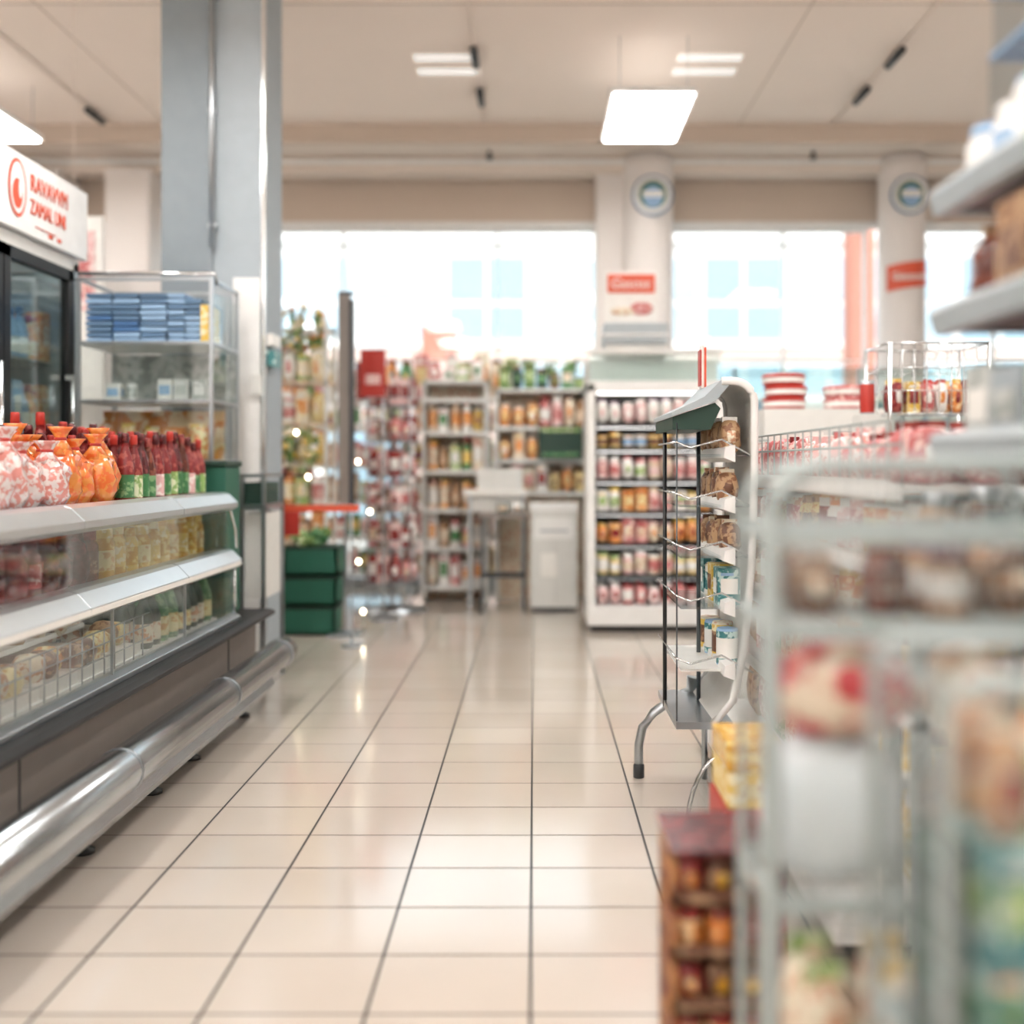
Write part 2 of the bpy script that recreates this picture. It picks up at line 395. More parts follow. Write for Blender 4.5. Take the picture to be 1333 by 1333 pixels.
for y in (2.4, 3.35, 4.3):
    for z, x, h in ((.745, -1.449, .09), (1.03, -1.469, .085)):
        m.prof_y([(a+.001, b+.001) for a, b in rail(z, x, h)], y, y+.005, 'steel')
m.prof_y([(-1.451, .755), (-1.448, .755), (-1.448, .775), (-1.451, .775)], Y0, Y1, 'cap_white')
m.build(case, .002)
m = MB('glass_panes')
m.box(-1.487, -1.481, Y0, Y1, .5, .75, 'glass')
m.box(-1.52, -1.515, Y0, Y1, .83, 1.03, 'glass')
m.box(-2.3, -1.5, Y1, Y1+.006, .5, 1.05, 'glass')
m.build(case)
m = MB('frame_posts')
m.tube([(-1.48, Y1, .49), (-1.48, Y1, .75)], .008, 'chrome')
m.tube([(-1.47, Y1, .84), (-1.475, Y1, .93), (-1.5, Y1, 1.02), (-1.53, Y1, 1.05)], .007, 'chrome')
for y in (2.75, 3.6, 4.35): m.box(-1.489, -1.479, y, y+.006, .5, .75, 'steel')
m.build(case)
m = MB('deli_trays')
for y in [1.6+.28*i for i in range(9)]:
    for x0, x1 in ((-1.72, -1.57), (-2.23, -1.78)):
        m.box(x0, x1, y, y+.25, .5, .54, 'cap_white')
        for q in range(3 if x1 > -1.7 else 9):
            m.blob(U(x0+.04, x1-.04), y+.05+(q % 3)*.075, .57+U(0, .03)+(.05 if x1 < -1.7 else 0), .055, .04, .05, random.choice(['cream', 'paleyellow', 'tan', 'foodmix', 'brown']), .8, .05, 10, 6)
for y in [1.6+.09*i for i in range(28)]: m.tube([(-1.54, y, .5), (-1.54, y, .66)], .003, 'steel', 5)
for z in (.56, .61, .66): m.tube([(-1.54, 1.6, z), (-1.54, 4.1, z)], .003, 'steel', 5)
m.build()
m = MB('packed_salads')
rows(m, ['box', 'bag'], 'y', 1.6, 4.1, -1.86, 4, -.1, .62, .1, .12, .13, [('cream', 'cap_white', 'tan'), ('tan', 'paleyellow', 'cap_white'), ('brown', 'foodmix', 'cream')], block=2, jit=.15)
m.box(-2.3, -1.8, 1.6, 4.1, .6, .618, 'cap_white')
m.build()
m = MB('chilled_drink_bottles')
rows(m, 'bottle', 'y', 4.15, 5.0, -1.60, 5, -.1, .5, .085, .08, .24, [('greendk', 'cream', 'red'), ('green', 'paleyellow', 'dred'), ('greendk', 'paleyellow', 'black')], block=2)
m.build()
m = MB('honey_jars')
rows(m, 'jar', 'y', 3.84, 5.02, -1.65, 5, -.12, .806, .115, .105, .205, [('honey', 'paleyellow', 'yellow'), ('honey', 'yellow', 'paleyellow'), ('yellow', 'honey', 'honey')], block=1)
m.build()
m = MB('preserve_jars')
rows(m, ['jar', 'jar', 'bag'], 'y', 1.5, 3.82, -1.65, 5, -.12, .806, .11, .1, .2, [('jarbrown', 'rose', 'maroon'), ('maroon', 'dred', 'jarbrown'), ('jarbrown', 'brown', 'dred'), ('dred', 'maroon', 'dred')], block=2)
m.build()
m = MB('sauce_bottles')
rows(m, 'bottle', 'y', 4.08, 5.04, -1.64, 7, -.085, 1.089, .082, .072, .29, [('dred', 'green', 'maroon'), ('dred', 'lgreen', 'red'), ('maroon', 'green', 'maroon'), ('jarbrown', 'green', 'dred'), ('dred', 'pink', 'maroon')], block=1)
rows(m, 'bottle', 'y', 4.1, 4.8, -2.0, 3, -.1, 1.089, .095, .085, .35, [('dred', 'cream', 'red'), ('jarbrown', 'pink', 'maroon')], block=1)
m.build()
def neckbags(name, y0, y1, cols, h, w=.13):
    m = MB(name)
    n = int((y1-y0)/w)
    for i in range(n):
        for j in range(4):
            y = y0+(i+.5)*(y1-y0)/n+U(-.02, .02); x = -1.69-j*.14+U(-.02, .02); hh = h*U(.82, 1.12); c = random.choice(cols)
            m.blob(x, y, 1.089+hh*.36, .068, w*.56, hh*.36, c, .75, .12, 18, 10, U(-.4, .4))
            m.lathe(x, y, 1.089+hh*.62, [(.055, 0), (.022, hh*.16), (.018, hh*.2), (.03, hh*.27), (.045, hh*.33)], [c], 10)
            m.lathe(x, y, 1.089+hh*.79, [(.02, 0), (.022, .006), (.02, .012)], ['red'], 10)
    m.build()
neckbags('orange_fruit_bags', 3.62, 4.06, ['orangebag', 'orangebag', 'orange'], .3, .105)
neckbags('red_mesh_bags', 2.75, 3.6, ['meshbag', 'meshbag', 'pink'], .28, .13)
neckbags('dark_snack_bags', 1.6, 2.7, ['purple', 'jarbrown', 'pink'], .24, .13)

# ================================================================ LEFT FRIDGE with sign
fr = empty('glass_door_refrigerator')
m = MB('cabinet')
m.box(-3.35, -3.3, 3.4, 5.85, 0, 2.39, 'offwhite'); m.box(-3.3, -2.62, 3.4, 3.45, 0, 2.39, 'offwhite')
m.box(-3.3, -2.6, 5.78, 5.86, 0, 2.39, 'bluegrey'); m.box(-3.3, -2.6, 3.4, 5.86, 2.34, 2.41, 'offwhite'); m.box(-3.3, -2.62, 3.4, 5.86, 0, .2, 'darkgrey')
for z in (.6, 1.0, 1.4, 1.8): m.box(-3.28, -2.7, 3.5, 5.76, z, z+.02, 'steel')
m.box(-2.68, -2.66, 3.5, 5.76, 2.3, 2.33, 'fill_strip')
m.build(fr, .004)
m = MB('doors')
for y in (3.47, 4.24, 5.01):
    for a, b in ((y, y+.06), (y+.7, y+.76)): m.box(-2.64, -2.59, a, b, .2, 2.34, 'black')
    m.box(-2.64, -2.59, y, y+.76, 2.28, 2.34, 'black'); m.box(-2.64, -2.59, y, y+.76, .2, .28, 'black')
    m.box(-2.62, -2.612, y+.06, y+.7, .28, 2.28, 'glassgreen')
    m.tube([(-2.56, y+.68, .95), (-2.56, y+.68, 1.75)], .012, 'chrome'); m.box(-2.6, -2.555, y+.67, y+.69, .95, .98, 'chrome'); m.box(-2.6, -2.555, y+.67, y+.69, 1.72, 1.75, 'chrome')
m.build(fr)
m = MB('stock')
for z in (.2, .62, 1.02, 1.42, 1.82): rows(m, ['bottle', 'box'], 'y', 3.5, 5.74, -2.76, 2, -.14, z, .09, .09, .26, [('cap_white', 'rose', 'white'), ('cream', 'dred', 'cap_white'), ('lblue', 'cap_white', 'blue'), ('orange', 'cream', 'red')], block=3)
m.build(fr)
sg = empty('store_sign')
m = MB('board'); m.box(-2.66, -2.57, 3.4, 5.9, 2.42, 2.81, 'white'); m.build(sg, .006)
m = MB('mark')
def oval(cy, cz, ry, rz, x, mt, seg=28):
    n = len(m.v)
    for q in range(seg):
        t = 2*pi*q/seg; m.v.append((x, cy+ry*cos(t), cz+rz*sin(t)))
    m.face(tuple(range(n, n+seg)), mt)
oval(5.09, 2.63, .09, .145, -2.566, 'redorange'); oval(5.09, 2.63, .074, .128, -2.5645, 'white'); oval(5.085, 2.60, .05, .075, -2.563, 'redorange'); oval(5.11, 2.63, .018, .05, -2.5615, 'white')
m.box(-2.569, -2.565, 5.28, 5.5, 2.475, 2.479, 'redorange')
for y in (5.42, 5.52): m.box(-2.569, -2.565, y, y+.04, 2.45, 2.47, 'redorange')
m.build(sg)
text('RAVAVVM', 'lettering_1', (-2.566, 5.22, 2.65), (pi/2, 0, pi/2), .125, 'redorange', sg, .74)
text('ZAMAL UNI', 'lettering_2', (-2.566, 5.22, 2.535), (pi/2, 0, pi/2), .11, 'redorange', sg, .68)

m = MB('hanging_wall_poster'); m.box(-3.3, -2.95, 7.0, 7.03, 1.7, 2.95, 'cap_white'); m.box(-3.25, -3.0, 6.99, 7.0, 2.3, 2.85, 'pink'); m.box(-3.22, -3.03, 6.985, 6.99, 2.4, 2.7, 'rose')
m.tube([(-3.15, 7.01, 2.95), (-3.15, 7.01, CZ)], .003, 'ceil', 5); m.build()
m = MB('partition_panel'); m.box(-4.3, -2.55, 7.2, 7.26, 0, 2.6, 'wallpaint'); m.build(bevel=.005)

# ================================================================ GLASS CABINET with blue boxes
gc = empty('glass_display_cabinet')
x0, x1, y0, y1 = -2.5, -1.77, 5.62, 6.1
m = MB('frame')
for x in (x0, x1):
    for y in (y0, y1): m.box(x-.01, x+.01, y-.01, y+.01, 0, 2.28, 'steel')
for z in (1.27, 1.60, 1.92, 2.27):
    for y in (y0, y1): m.box(x0, x1, y-.009, y+.009, z-.009, z+.009, 'steel')
    for x in (x0, x1): m.box(x-.009, x+.009, y0, y1, z-.009, z+.009, 'steel')
    if z < 2.2: m.box(x0, x1, y0, y1, z-.006, z+.004, 'offwhite')
m.box(x0, x1, y0, y1, .05, 1.24, 'offwhite')
m.tube([(x0, y0, 2.3), (x1+.02, y0, 2.3), (x1+.03, y0, 2.24)], .012, 'chrome')
m.build(gc)
m = MB('glass'); m.box(x0, x1, y0-.004, y0, 1.27, 1.92, 'glass'); m.box(x1, x1+.004, y0, y1, 1.27, 2.2, 'glass'); m.build(gc)
m = MB('backing'); m.box(x0, x1, y1-.03, y1-.015, 1.6, 1.9, 'mottle'); m.box(x0+.02, x1-.02, y1-.2, y1-.18, 1.28, 1.56, 'orangemix'); m.build(gc)
m = MB('blue_box_stacks')
for i in range(3):
    xx = x0+.03+i*.15
    for k in range(9): m.box(xx+U(-.006, .006), xx+.14+U(-.006, .006), y0+.03, y0+.4, 1.926+k*.031, 1.926+k*.031+.023, random.choice(['blue', 'lblue', 'steelblue', 'steelblue']))
for i in range(2):
    xx = x0+.48+i*.095
    for k in range(9-i): m.box(xx+U(-.004, .004), xx+.09, y0+.03, y0+.4, 1.926+k*.031, 1.926+k*.031+.023, random.choice(['lblue', 'steelblue']))
m.box(x1-.06, x1-.015, y0+.0, y0+.2, 1.926, 2.13, 'yellow')
m.build()
m = MB('boxed_snacks')
rows(m, ['bag', 'box'], 'x', x0+.04, x1-.04, y0+.1, 1, .1, 1.275, .11, .08, .2, [('orange', 'paleyellow', 'cream'), ('foodmix', 'orange', 'yellow'), ('orangemix', 'cream', 'yellow')], block=1)
rows(m, ['box', 'can'], 'x', x0+.1, x1-.05, y0+.12, 1, .1, 1.605, .08, .06, .13, [('cap_white', 'lblue', 'white'), ('offwhite', 'mottle', 'white'), ('mottle', 'offwhite', 'white')], block=1, skip=.2, jit=.3)
m.build()
m = MB('green_storage_bin'); m.box(-1.71, -1.55, 5.14, 5.4, .481, 1.24, 'greenbox'); m.box(-1.72, -1.54, 5.13, 5.41, 1.24, 1.27, 'greendk'); m.build(bevel=.008)
m = MB('packing_table'); m.box(-1.64, -1.50, 5.7, 6.15, 1.0, 1.03, 'steel'); m.box(-1.64, -1.50, 5.7, 6.15, 1.18, 1.2, 'steel')
m.box(-1.63, -1.51, 5.75, 6.1, .5, .98, 'offwhite'); m.box(-1.63, -1.52, 5.75, 6.1, 1.03, 1.15, 'greendk')
for x in (-1.64, -1.52):
    for y in (5.71, 6.13): m.box(x, x+.02, y, y+.02, .0, 1.2, 'steel')
m.build()

# ================================================================ BACKGROUND LEFT
def gondola(name, x0, x1, y0, y1, zs, top, frame='white', shelf='offwhite', back='offwhite'):
    m = MB(name)
    if back: m.box(x0, x1, y1-.03, y1, 0, top, back)
    for x in (x0, x1-.03): m.box(x, x+.03, y0, y1, 0, top, frame)
    for z in zs:
        m.box(x0+.03, x1-.03, y0, y1-.03, z-.02, z, shelf); m.box(x0+.03, x1-.03, y0-.015, y0, z-.035, z+.005, frame)
    m.box(x0, x1, y0, y1, top-.03, top, frame)
    return m
COL = [('yellow', 'dred', 'cap_white'), ('cap_white', 'green', 'rose'), ('orange', 'cream', 'yellow'), ('rose', 'paleyellow', 'cap_white'), ('pink', 'rose', 'cap_white'), ('cream', 'orange', 'brown'), ('lgreen', 'cap_white', 'yellow'), ('rose', 'cap_white', 'dred'), ('tan', 'cream', 'tan'), ('cap_white', 'orange', 'dred'), ('green', 'yellow', 'dred'), ('cream', 'cap_white', 'rose')]
WARM = [('cream', 'rose', 'cap_white'), ('orange', 'paleyellow', 'cap_white'), ('pink', 'rose', 'cap_white'), ('cap_white', 'dred', 'orange'), ('paleyellow', 'brown', 'tan')]
SUNNY = [('paleyellow', 'cream', 'yellow'), ('yellow', 'cap_white', 'orange'), ('creamflower', 'orange', 'cap_white'), ('cap_white', 'paleyellow', 'cream'), ('lgreen', 'creamflower', 'yellow'), ('orange', 'creamflower', 'dred'), ('cap_white', 'rose', 'pink'), ('creamflower', 'cap_white', 'cream')]

def foliage(m, x, y, z, r, h, n=40, flowers=None, fl=.5):
    for i in range(n):
        a = U(0, 2*pi); l = r*U(.6, 1.1); zz = h*U(.25, 1.0); w = r*.14
        p0 = (x, y, z); p1 = (x+l*.5*cos(a), y+l*.5*sin(a), z+zz); p2 = (x+l*cos(a), y+l*sin(a), z+max(.01, zz-U(0, .3)*h))
        nx, ny = -sin(a)*w, cos(a)*w
        k = len(m.v)
        m.v += [p0, (p1[0]+nx, p1[1]+ny, p1[2]), (p1[0]-nx, p1[1]-ny, p1[2]), p2]
        c = 'leaf' if R() > .4 else 'lgreen'
        m.face((k, k+1, k+2), c); m.face((k+1, k+3, k+2), c)
        if flowers and R() < fl:
            q = U(.02, .04); m.blob(p1[0], p1[1], p1[2]+.02, q, q, q*.8, random.choice(flowers), 1, .12, 8, 5)

m = MB('market_shelving')
MZ = (.3, .62, .94, 1.26, 1.58, 1.9)
for z in MZ: m.box(-2.9, -1.6, 7.95, 8.3, z-.02, z, 'cream')
for x in (-2.9, -1.63):
    for y in (7.95, 8.27): m.box(x, x+.03, y, y+.03, 0, 2.35, 'offwhite')
m.box(-2.9, -1.6, 8.27, 8.3, 2.32, 2.35, 'offwhite')
m.build()
m = MB('market_goods')
for i, z in enumerate(MZ):
    rows(m, ['bag', 'box', 'jar', 'can'], 'x', -2.86, -1.64, 8.02, 2, .12, z, .10, .1, .24, SUNNY if i > 1 else COL, block=0, jit=.2)
for q in range(70): m.blob(U(-2.8, -1.7), U(8.0, 8.1), random.choice(MZ[1:])+.25+U(-.02, .03), .04, .04, .04, random.choice(['orange', 'yellow', 'creamflower', 'lgreen', 'rose']), 1, .03, 8, 6)
for i in range(7): foliage(m, -2.75+i*.17, 8.12, 2.0, .16, .48, 30, ['creamflower', 'yellow', 'cap_white', 'orange', 'creamflower'], .9)
for i in range(7): foliage(m, -2.75+i*.17, 7.97, 1.2, .12, .3, 14, ['creamflower', 'yellow', 'cap_white'], .9)
m.build()
m = MB('string_lights')
for x, y, zt, zb in ((-1.72, 7.6, 1.6, .5), (-2.15, 7.6, 2.0, .9), (-1.28, 7.7, 1.4, .15)):
    pts = [(x+.05*sin(i*1.3), y, zb+(zt-zb)*i/10) for i in range(11)]
    m.tube([(x, y, 0)]+pts, .003, 'steel', 5)
    for p in pts[::3]: m.blob(p[0], p[1]-.02, p[2], .013, .013, .015, 'bulb', 1, 0, 8, 6)
m.build()
bd = empty('tall_display_board')
m = MB('board'); m.box(-1.435, -1.35, 7.5, 7.56, .96, 2.5, 'warmgrey'); m.box(-1.35, -1.325, 7.48, 7.58, .94, 2.46, 'darkgrey'); m.box(-1.435, -1.325, 7.5, 7.56, 2.5, 2.52, 'darkgrey'); m.box(-1.39, -1.37, 7.52, 7.54, 0, .96, 'steel'); m.box(-1.5, -1.26, 7.42, 7.64, 0, .02, 'steel'); m.build(bd, .004)
m = MB('red_price_stand')
m.tube([(-1.22, 8.3, 0), (-1.22, 8.3, 2.0)], .012, 'steel'); m.lathe(-1.22, 8.3, 0, [(.12, 0), (.12, .015), (.02, .03)], ['steel'], 14)
m.box(-1.40, -1.2, 8.26, 8.3, 1.80, 2.18, 'red'); m.box(-1.36, -1.24, 8.255, 8.26, 1.9, 1.98, 'pink'); m.box(-1.44, -1.36, 8.28, 8.31, 1.78, 2.08, 'dred')
m.build(bevel=.03)
m = MB('red_checkout_barrier')
m.box(-1.78, -1.2, 7.0, 7.06, .93, .975, 'redorange'); m.box(-1.74, -1.6, 6.98, 7.0, .77, .93, 'red')
for x in (-1.75, -1.25): m.tube([(x, 7.03, 0), (x, 7.03, .93)], .008, 'steel'); m.lathe(x, 7.03, 0, [(.07, 0), (.07, .012), (.02, .02)], ['steel'], 14)
m.build(bevel=.003)
m = MB('green_crates')
for k, z in enumerate((0, .22, .44)):
    a = -1.86+.01*k
    for q in ((a, a+.40, 7.5, 7.52), (a, a+.40, 7.78, 7.8), (a, a+.02, 7.5, 7.8), (a+.38, a+.40, 7.5, 7.8)): m.box(*q, z, z+.2, 'greenbox')
    m.box(a, a+.40, 7.5, 7.8, z, z+.02, 'greenbox'); m.box(a-.01, a+.41, 7.49, 7.81, z+.19, z+.212, 'greendk')
for q in range(14): m.blob(U(-1.78, -1.55), U(7.56, 7.74), .66+U(0, .08), .05, .05, .045, random.choice(['lgreen', 'green', 'leaf']), 1, .05, 8, 6)
m.build()
m = MB('stacked_cartons')
for k, (z, h, c) in enumerate(((0, .2, 'dred'), (.2, .16, 'brown'), (.36, .14, 'dred'))): m.box(-2.2+.01*k, -2.02-.01*k, 7.0, 7.2, z, z+h, c)
m.build(bevel=.004)

m = MB('spinner_rack')
cx, cy = -1.22, 8.8
m.lathe(cx, cy, 0, [(.3, 0), (.3, .02), (.03, .05), (.02, .06), (.02, 2.05)], ['steel'], 18)
for z in [.25+.3*i for i in range(6)]:
    ring = [(cx+.24*cos(2*pi*q/16), cy+.24*sin(2*pi*q/16), z) for q in range(17)]
    m.tube(ring, .006, 'steel', 5); m.tube([(a, b, z+.06) for a, b, _ in ring], .005, 'steel', 5)
    for q in range(0, 16, 2): m.tube([(cx, cy, z), ring[q], (ring[q][0], ring[q][1], z+.06)], .004, 'steel', 4)
for q in range(4):
    t = pi/4+q*pi/2; m.tube([(cx+.25*cos(t), cy+.25*sin(t), .05), (cx+.25*cos(t), cy+.25*sin(t), 2.0)], .008, 'steel', 6)
m.build()
m = MB('hanging_packets')
for z in [.256+.3*i for i in range(6)]:
    for q in range(10):
        t = 2*pi*q/10; item(m, random.choice(['bag', 'box']), cx+.17*cos(t), cy+.17*sin(t), z, .1, .09, U(.15, .25), random.choice([('dred', 'cap_white', 'red'), ('rose', 'cream', 'dred'), ('brown', 'pink', 'dred'), ('pink', 'dred', 'cap_white'), ('cap_white', 'rose', 'pink')]))
m.build()

m = gondola('grocery_shelving', -1.02, -.42, 9.3, 9.7, [.15, .5, .85, 1.2, 1.55, 1.85], 2.02, 'offwhite', back='cream'); m.build()
m = MB('mixed_groceries')
for i, z in enumerate((.15, .5, .85, 1.2, 1.55)): rows(m, ['box', 'can', 'bag', 'jar'], 'x', -.98, -.46, 9.38, 2, .13, z, .085, .085, .25, COL, block=0, jit=.22)
rows(m, ['bag', 'box'], 'x', -.98, -.46, 9.45, 1, .13, 2.021, .12, .12, .2, COL, block=0, jit=.4)
m.build()
m = gondola('grocery_shelving', -.36, .52, 9.4, 9.8, [1.0, 1.3, 1.6], 1.95, 'offwhite', back='cream'); m.build()
m = MB('orange_goods')
OR = [('orange', 'yellow', 'cap_white'), ('yellow', 'orange', 'dred'), ('cream', 'orange', 'yellow'), ('foodmix', 'cap_white', 'orange')]
rows(m, ['box', 'bag'], 'x', -.33, .05, 9.46, 2, .13, 1.3, .1, .1, .22, OR, block=0, jit=.2)
rows(m, ['box', 'bag'], 'x', -.33, .05, 9.46, 2, .13, 1.6, .1, .1, .22, OR, block=0, jit=.2)
rows(m, ['bag', 'jar'], 'x', .05, .49, 9.46, 2, .13, 1.6, .1, .1, .24, COL, block=0, jit=.2)
rows(m, ['bag', 'box'], 'x', -.33, .48, 9.46, 2, .13, 1.0, .1, .1, .22, WARM, block=0, jit=.2)
rows(m, ['bag', 'box'], 'x', -.33, .48, 9.5, 2, .13, 1.951, .1, .1, .17, [('brown', 'leaf', 'green'), ('leaf', 'lgreen', 'brown'), ('green', 'cream', 'leaf'), ('orange', 'brown', 'dred'), ('greendk', 'green', 'tan')], block=0, jit=.4)
for i in range(4): foliage(m, -.25+i*.2, 9.62, 2.05, .14, .2, 18)
m.build()
m = gondola('window_display_shelving', -3.3, -.1, 9.98, 10.3, [.2, .55, .9, 1.25, 1.6], 1.9, 'offwhite', back=None)
for x in (-2.4, -1.3): m.box(x, x+.03, 9.98, 10.3, 0, 1.9, 'offwhite')
m.build()
m = MB('window_display_goods')
for z in (.2, .55, .9, 1.25, 1.6): rows(m, ['box', 'can', 'bag', 'jar'], 'x', -3.25, -.15, 10.08, 1, .13, z, .12, .11, .24, COL, block=0, jit=.2)
rows(m, ['bag', 'box', 'bag'], 'x', -3.25, -.15, 10.12, 1, .13, 1.901, .14, .12, .3, COL+SUNNY, block=0, jit=.5, skip=.1)
m.build()
m = MB('green_price_board'); m.box(.04, .44, 9.25, 9.28, 1.3, 1.6, 'greendk'); m.box(.06, .42, 9.245, 9.25, 1.55, 1.58, 'lgreen'); m.box(.08, .4, 9.245, 9.25, 1.33, 1.36, 'green')
m.box(.07, .09, 9.26, 9.42, 1.3, 1.33, 'steel'); m.box(.39, .41, 9.26, 9.42, 1.3, 1.33, 'steel'); m.build()
m = MB('service_counter'); m.box(-.62, -.06, 8.95, 9.25, .98, 1.03, 'cap_white'); m.box(-.58, -.08, 9.0, 9.2, .84, .98, 'offwhite'); m.box(-.5, -.1, 9.0, 9.2, 1.03, 1.22, 'offwhite')
for x in (-.58, -.11):
    for y in (8.98, 9.2): m.box(x, x+.03, y, y+.03, 0, .98, 'steel')
m.build(bevel=.003)
m = MB('side_table'); m.box(-.47, -.05, 8.6, 8.9, .80, .84, 'warmgrey')
for x in (-.45, -.09):
    for y in (8.62, 8.86): m.box(x, x+.02, y, y+.02, 0, .80, 'darkgrey')
m.box(-.45, -.07, 8.62, 8.88, .3, .32, 'darkgrey')
m.build()
m = MB('tabletop_goods'); rows(m, ['box', 'bag'], 'x', -.45, -.08, 8.68, 1, .1, .84, .1, .1, .09, [('mottle', 'white', 'offwhite'), ('greendk', 'cream', 'white'), ('offwhite', 'tan', 'white')], block=1, skip=.3); m.build()
m = MB('waste_bin_cabinet'); m.box(-.03, .37, 8.7, 9.1, .04, .86, 'offwhite'); m.box(-.04, .38, 8.69, 9.11, .86, .92, 'white'); m.box(-.01, .35, 8.72, 9.08, 0, .04, 'darkgrey')
m.box(.0, .34, 8.694, 8.7, .62, .8, 'white'); m.box(.05, .29, 8.69, 8.695, .68, .7, 'steel'); m.box(.06, .2, 8.694, 8.7, .3, .5, 'cap_white'); m.box(.185, .187, 8.69, 8.7, .08, .6, 'warmgrey')
m.build(bevel=.008)

# ================================================================ COOLER
cl = empty('open_front_cooler')
x0, x1, y0, y1 = .40, 1.42, 7.66, 8.25
m = MB('cabinet')
m.box(x0, x1, y0-.02, y1, .05, .19, 'white'); m.box(x0+.03, x1-.03, y0+.03, y1, 0, .05, 'black')
m.box(x0, x1, y1-.05, y1, .16, 2.1, 'offwhite')
for x in (x0, x1-.05): m.box(x, x+.05, y0+.06, y1, .16, 1.86, 'white')
m.box(x0, x0+.06, y0+.0, y0+.06, .16, 1.86, 'white'); m.box(x1-.06, x1, y0+.0, y0+.06, .16, 1.86, 'white')
m.box(x0, x1, y0, y1, 1.80, 1.88, 'white')
m.box(x0+.02, x1-.02, y0+.03, y0+.06, 1.88, 2.08, 'glassgreen'); m.box(x0+.02, x1-.02, y0+.15, y1, 1.88, 2.05, 'offwhite'); m.box(x0, x1, y0+.02, y0+.07, 2.08, 2.11, 'offwhite')
m.box(x0+.06, x1-.06, y1-.07, y1-.05, .2, 1.78, 'black')
m.build(cl, .006)
m = MB('shelves')
SZ = [.2, .42, .66, .9, 1.14, 1.38, 1.56]
for z in SZ[1:]: m.box(x0+.06, x1-.06, y0+.05, y1-.07, z-.025, z, 'black'); m.box(x0+.06, x1-.06, y0+.035, y0+.05, z-.03, z+.004, 'black'); m.box(x0+.08, x1-.08, y0+.055, y0+.065, z-.033, z-.026, 'fill_strip')  # glowing strip under each shelf is added to light the stock
m.box(x0+.08, x1-.08, y0+.08, y0+.09, 1.785, 1.795, 'fill_strip')  # added glowing strip for the top tier
m.build(cl)
m = MB('cooler_stock')
pal = [[('pink', 'dred', 'cap_white'), ('rose', 'cap_white', 'dred')], [('paleyellow', 'cap_white', 'lgreen'), ('pink', 'cream', 'cap_white'), ('cream', 'rose', 'cap_white')], [('orange', 'dred', 'yellow'), ('rose', 'cream', 'dred'), ('cream', 'orange', 'pink')],
       [('cap_white', 'lgreen', 'yellow'), ('orange', 'paleyellow', 'dred'), ('pink', 'rose', 'cream')], [('pink', 'rose', 'cap_white'), ('cap_white', 'lgreen', 'rose'), ('cream', 'pink', 'rose')], [('yellow', 'brown', 'orange'), ('cream', 'lblue', 'cap_white')], [('cap_white', 'pink', 'purple'), ('pink', 'cap_white', 'cap_white')]]
for i, z in enumerate(SZ):
    h = (SZ[i+1]-z-.08) if i < 6 else .19
    rows(m, [['can', 'bag'], ['jar', 'can'], ['box', 'bag'], ['jar', 'box'], ['bag', 'jar'], 'can', 'bag'][i], 'x', x0+.07, x1-.07, y0+.11, 3, .12, z, .082, .082, h, pal[i], block=2, jit=.14)
m.build()
sb = empty('promotional_poster')
m = MB('stand'); m.box(.54, 1.0, 7.72, 8.0, 2.06, 2.16, 'offwhite'); m.box(.53, 1.01, 7.7, 8.02, 2.16, 2.32, 'shelfgrey'); m.box(.52, 1.02, 7.69, 8.03, 2.22, 2.24, 'white'); m.build(sb, .01)
m = MB('poster'); m.box(.54, .94, 7.8, 7.84, 2.32, 2.73, 'cap_white')
m.box(.56, .92, 7.79, 7.8, 2.56, 2.70, 'redorange'); m.blob(.82, 7.795, 2.44, .08, .01, .05, 'rose', .8, .1); m.blob(.68, 7.795, 2.42, .09, .01, .03, 'cream', .8, .1); m.build(sb)
text('Gasoss', 'lettering', (.58, 7.785, 2.595), (pi/2, 0, 0), .11, 'cap_white', sb, .95, shear=.2)
bn = empty('column_banner')
m = MB('panel')
k = len(m.v); rr = .238
for i in range(11):
    t = -pi/2+(-.95+.19*i); x = 3.625+rr*cos(t); y = 10.1+rr*sin(t)
    m.v += [(x, y, 2.93+.006*i), (x, y, 3.18+.006*i)]
for i in range(10): m.face((k+2*i, k+2*i+2, k+2*i+3, k+2*i+1), 'redorange', True)
m.build(bn)
text('Gaiezsoss', 'lettering', (3.44, 9.845, 3.03), (pi/2, -.03, 0), .1, 'cap_white', bn, .8, shear=.2, bold=.002)

m = MB('glass_service_counter')
m.box(1.6, 4.6, 8.2, 8.9, 0, 1.3, 'offwhite'); m.box(1.58, 4.62, 8.15, 8.95, 1.3, 1.36, 'steel')
m.box(1.6, 4.6, 8.2, 8.22, 1.36, 2.0, 'glassgreen'); m.box(1.6, 4.6, 8.2, 8.9, 2.0, 2.03, 'glassgreen')
for x in (1.6, 2.6, 3.6, 4.58): m.box(x, x+.02, 8.2, 8.24, 1.36, 2.03, 'steel')
m.build()
m = MB('bakery_goods'); rows(m, ['box', 'can'], 'x', 1.65, 4.5, 8.4, 2, .2, 1.362, .18, .18, .36, [('lblue', 'cap_white', 'white'), ('cream', 'tan', 'white'), ('white', 'teal', 'white'), ('teal', 'white', 'cream')], block=2, jit=.3); m.build()
m = MB('stacked_round_tubs')
m.box(1.35, 2.1, 6.0, 6.4, 0, 1.58, 'offwhite')
for x, c, n in ((1.52, 'red', 3), (1.88, 'rose', 2)):
    z = 1.58
    for k in range(n):
        m.lathe(x+U(-.01, .01), 6.2, z, [(.11, 0), (.125, .02), (.128, .04), (.125, .05), (.132, .055), (.12, .072)], [c, 'cap_white', 'cap_white', c, c], 20); z += .072
m.build()

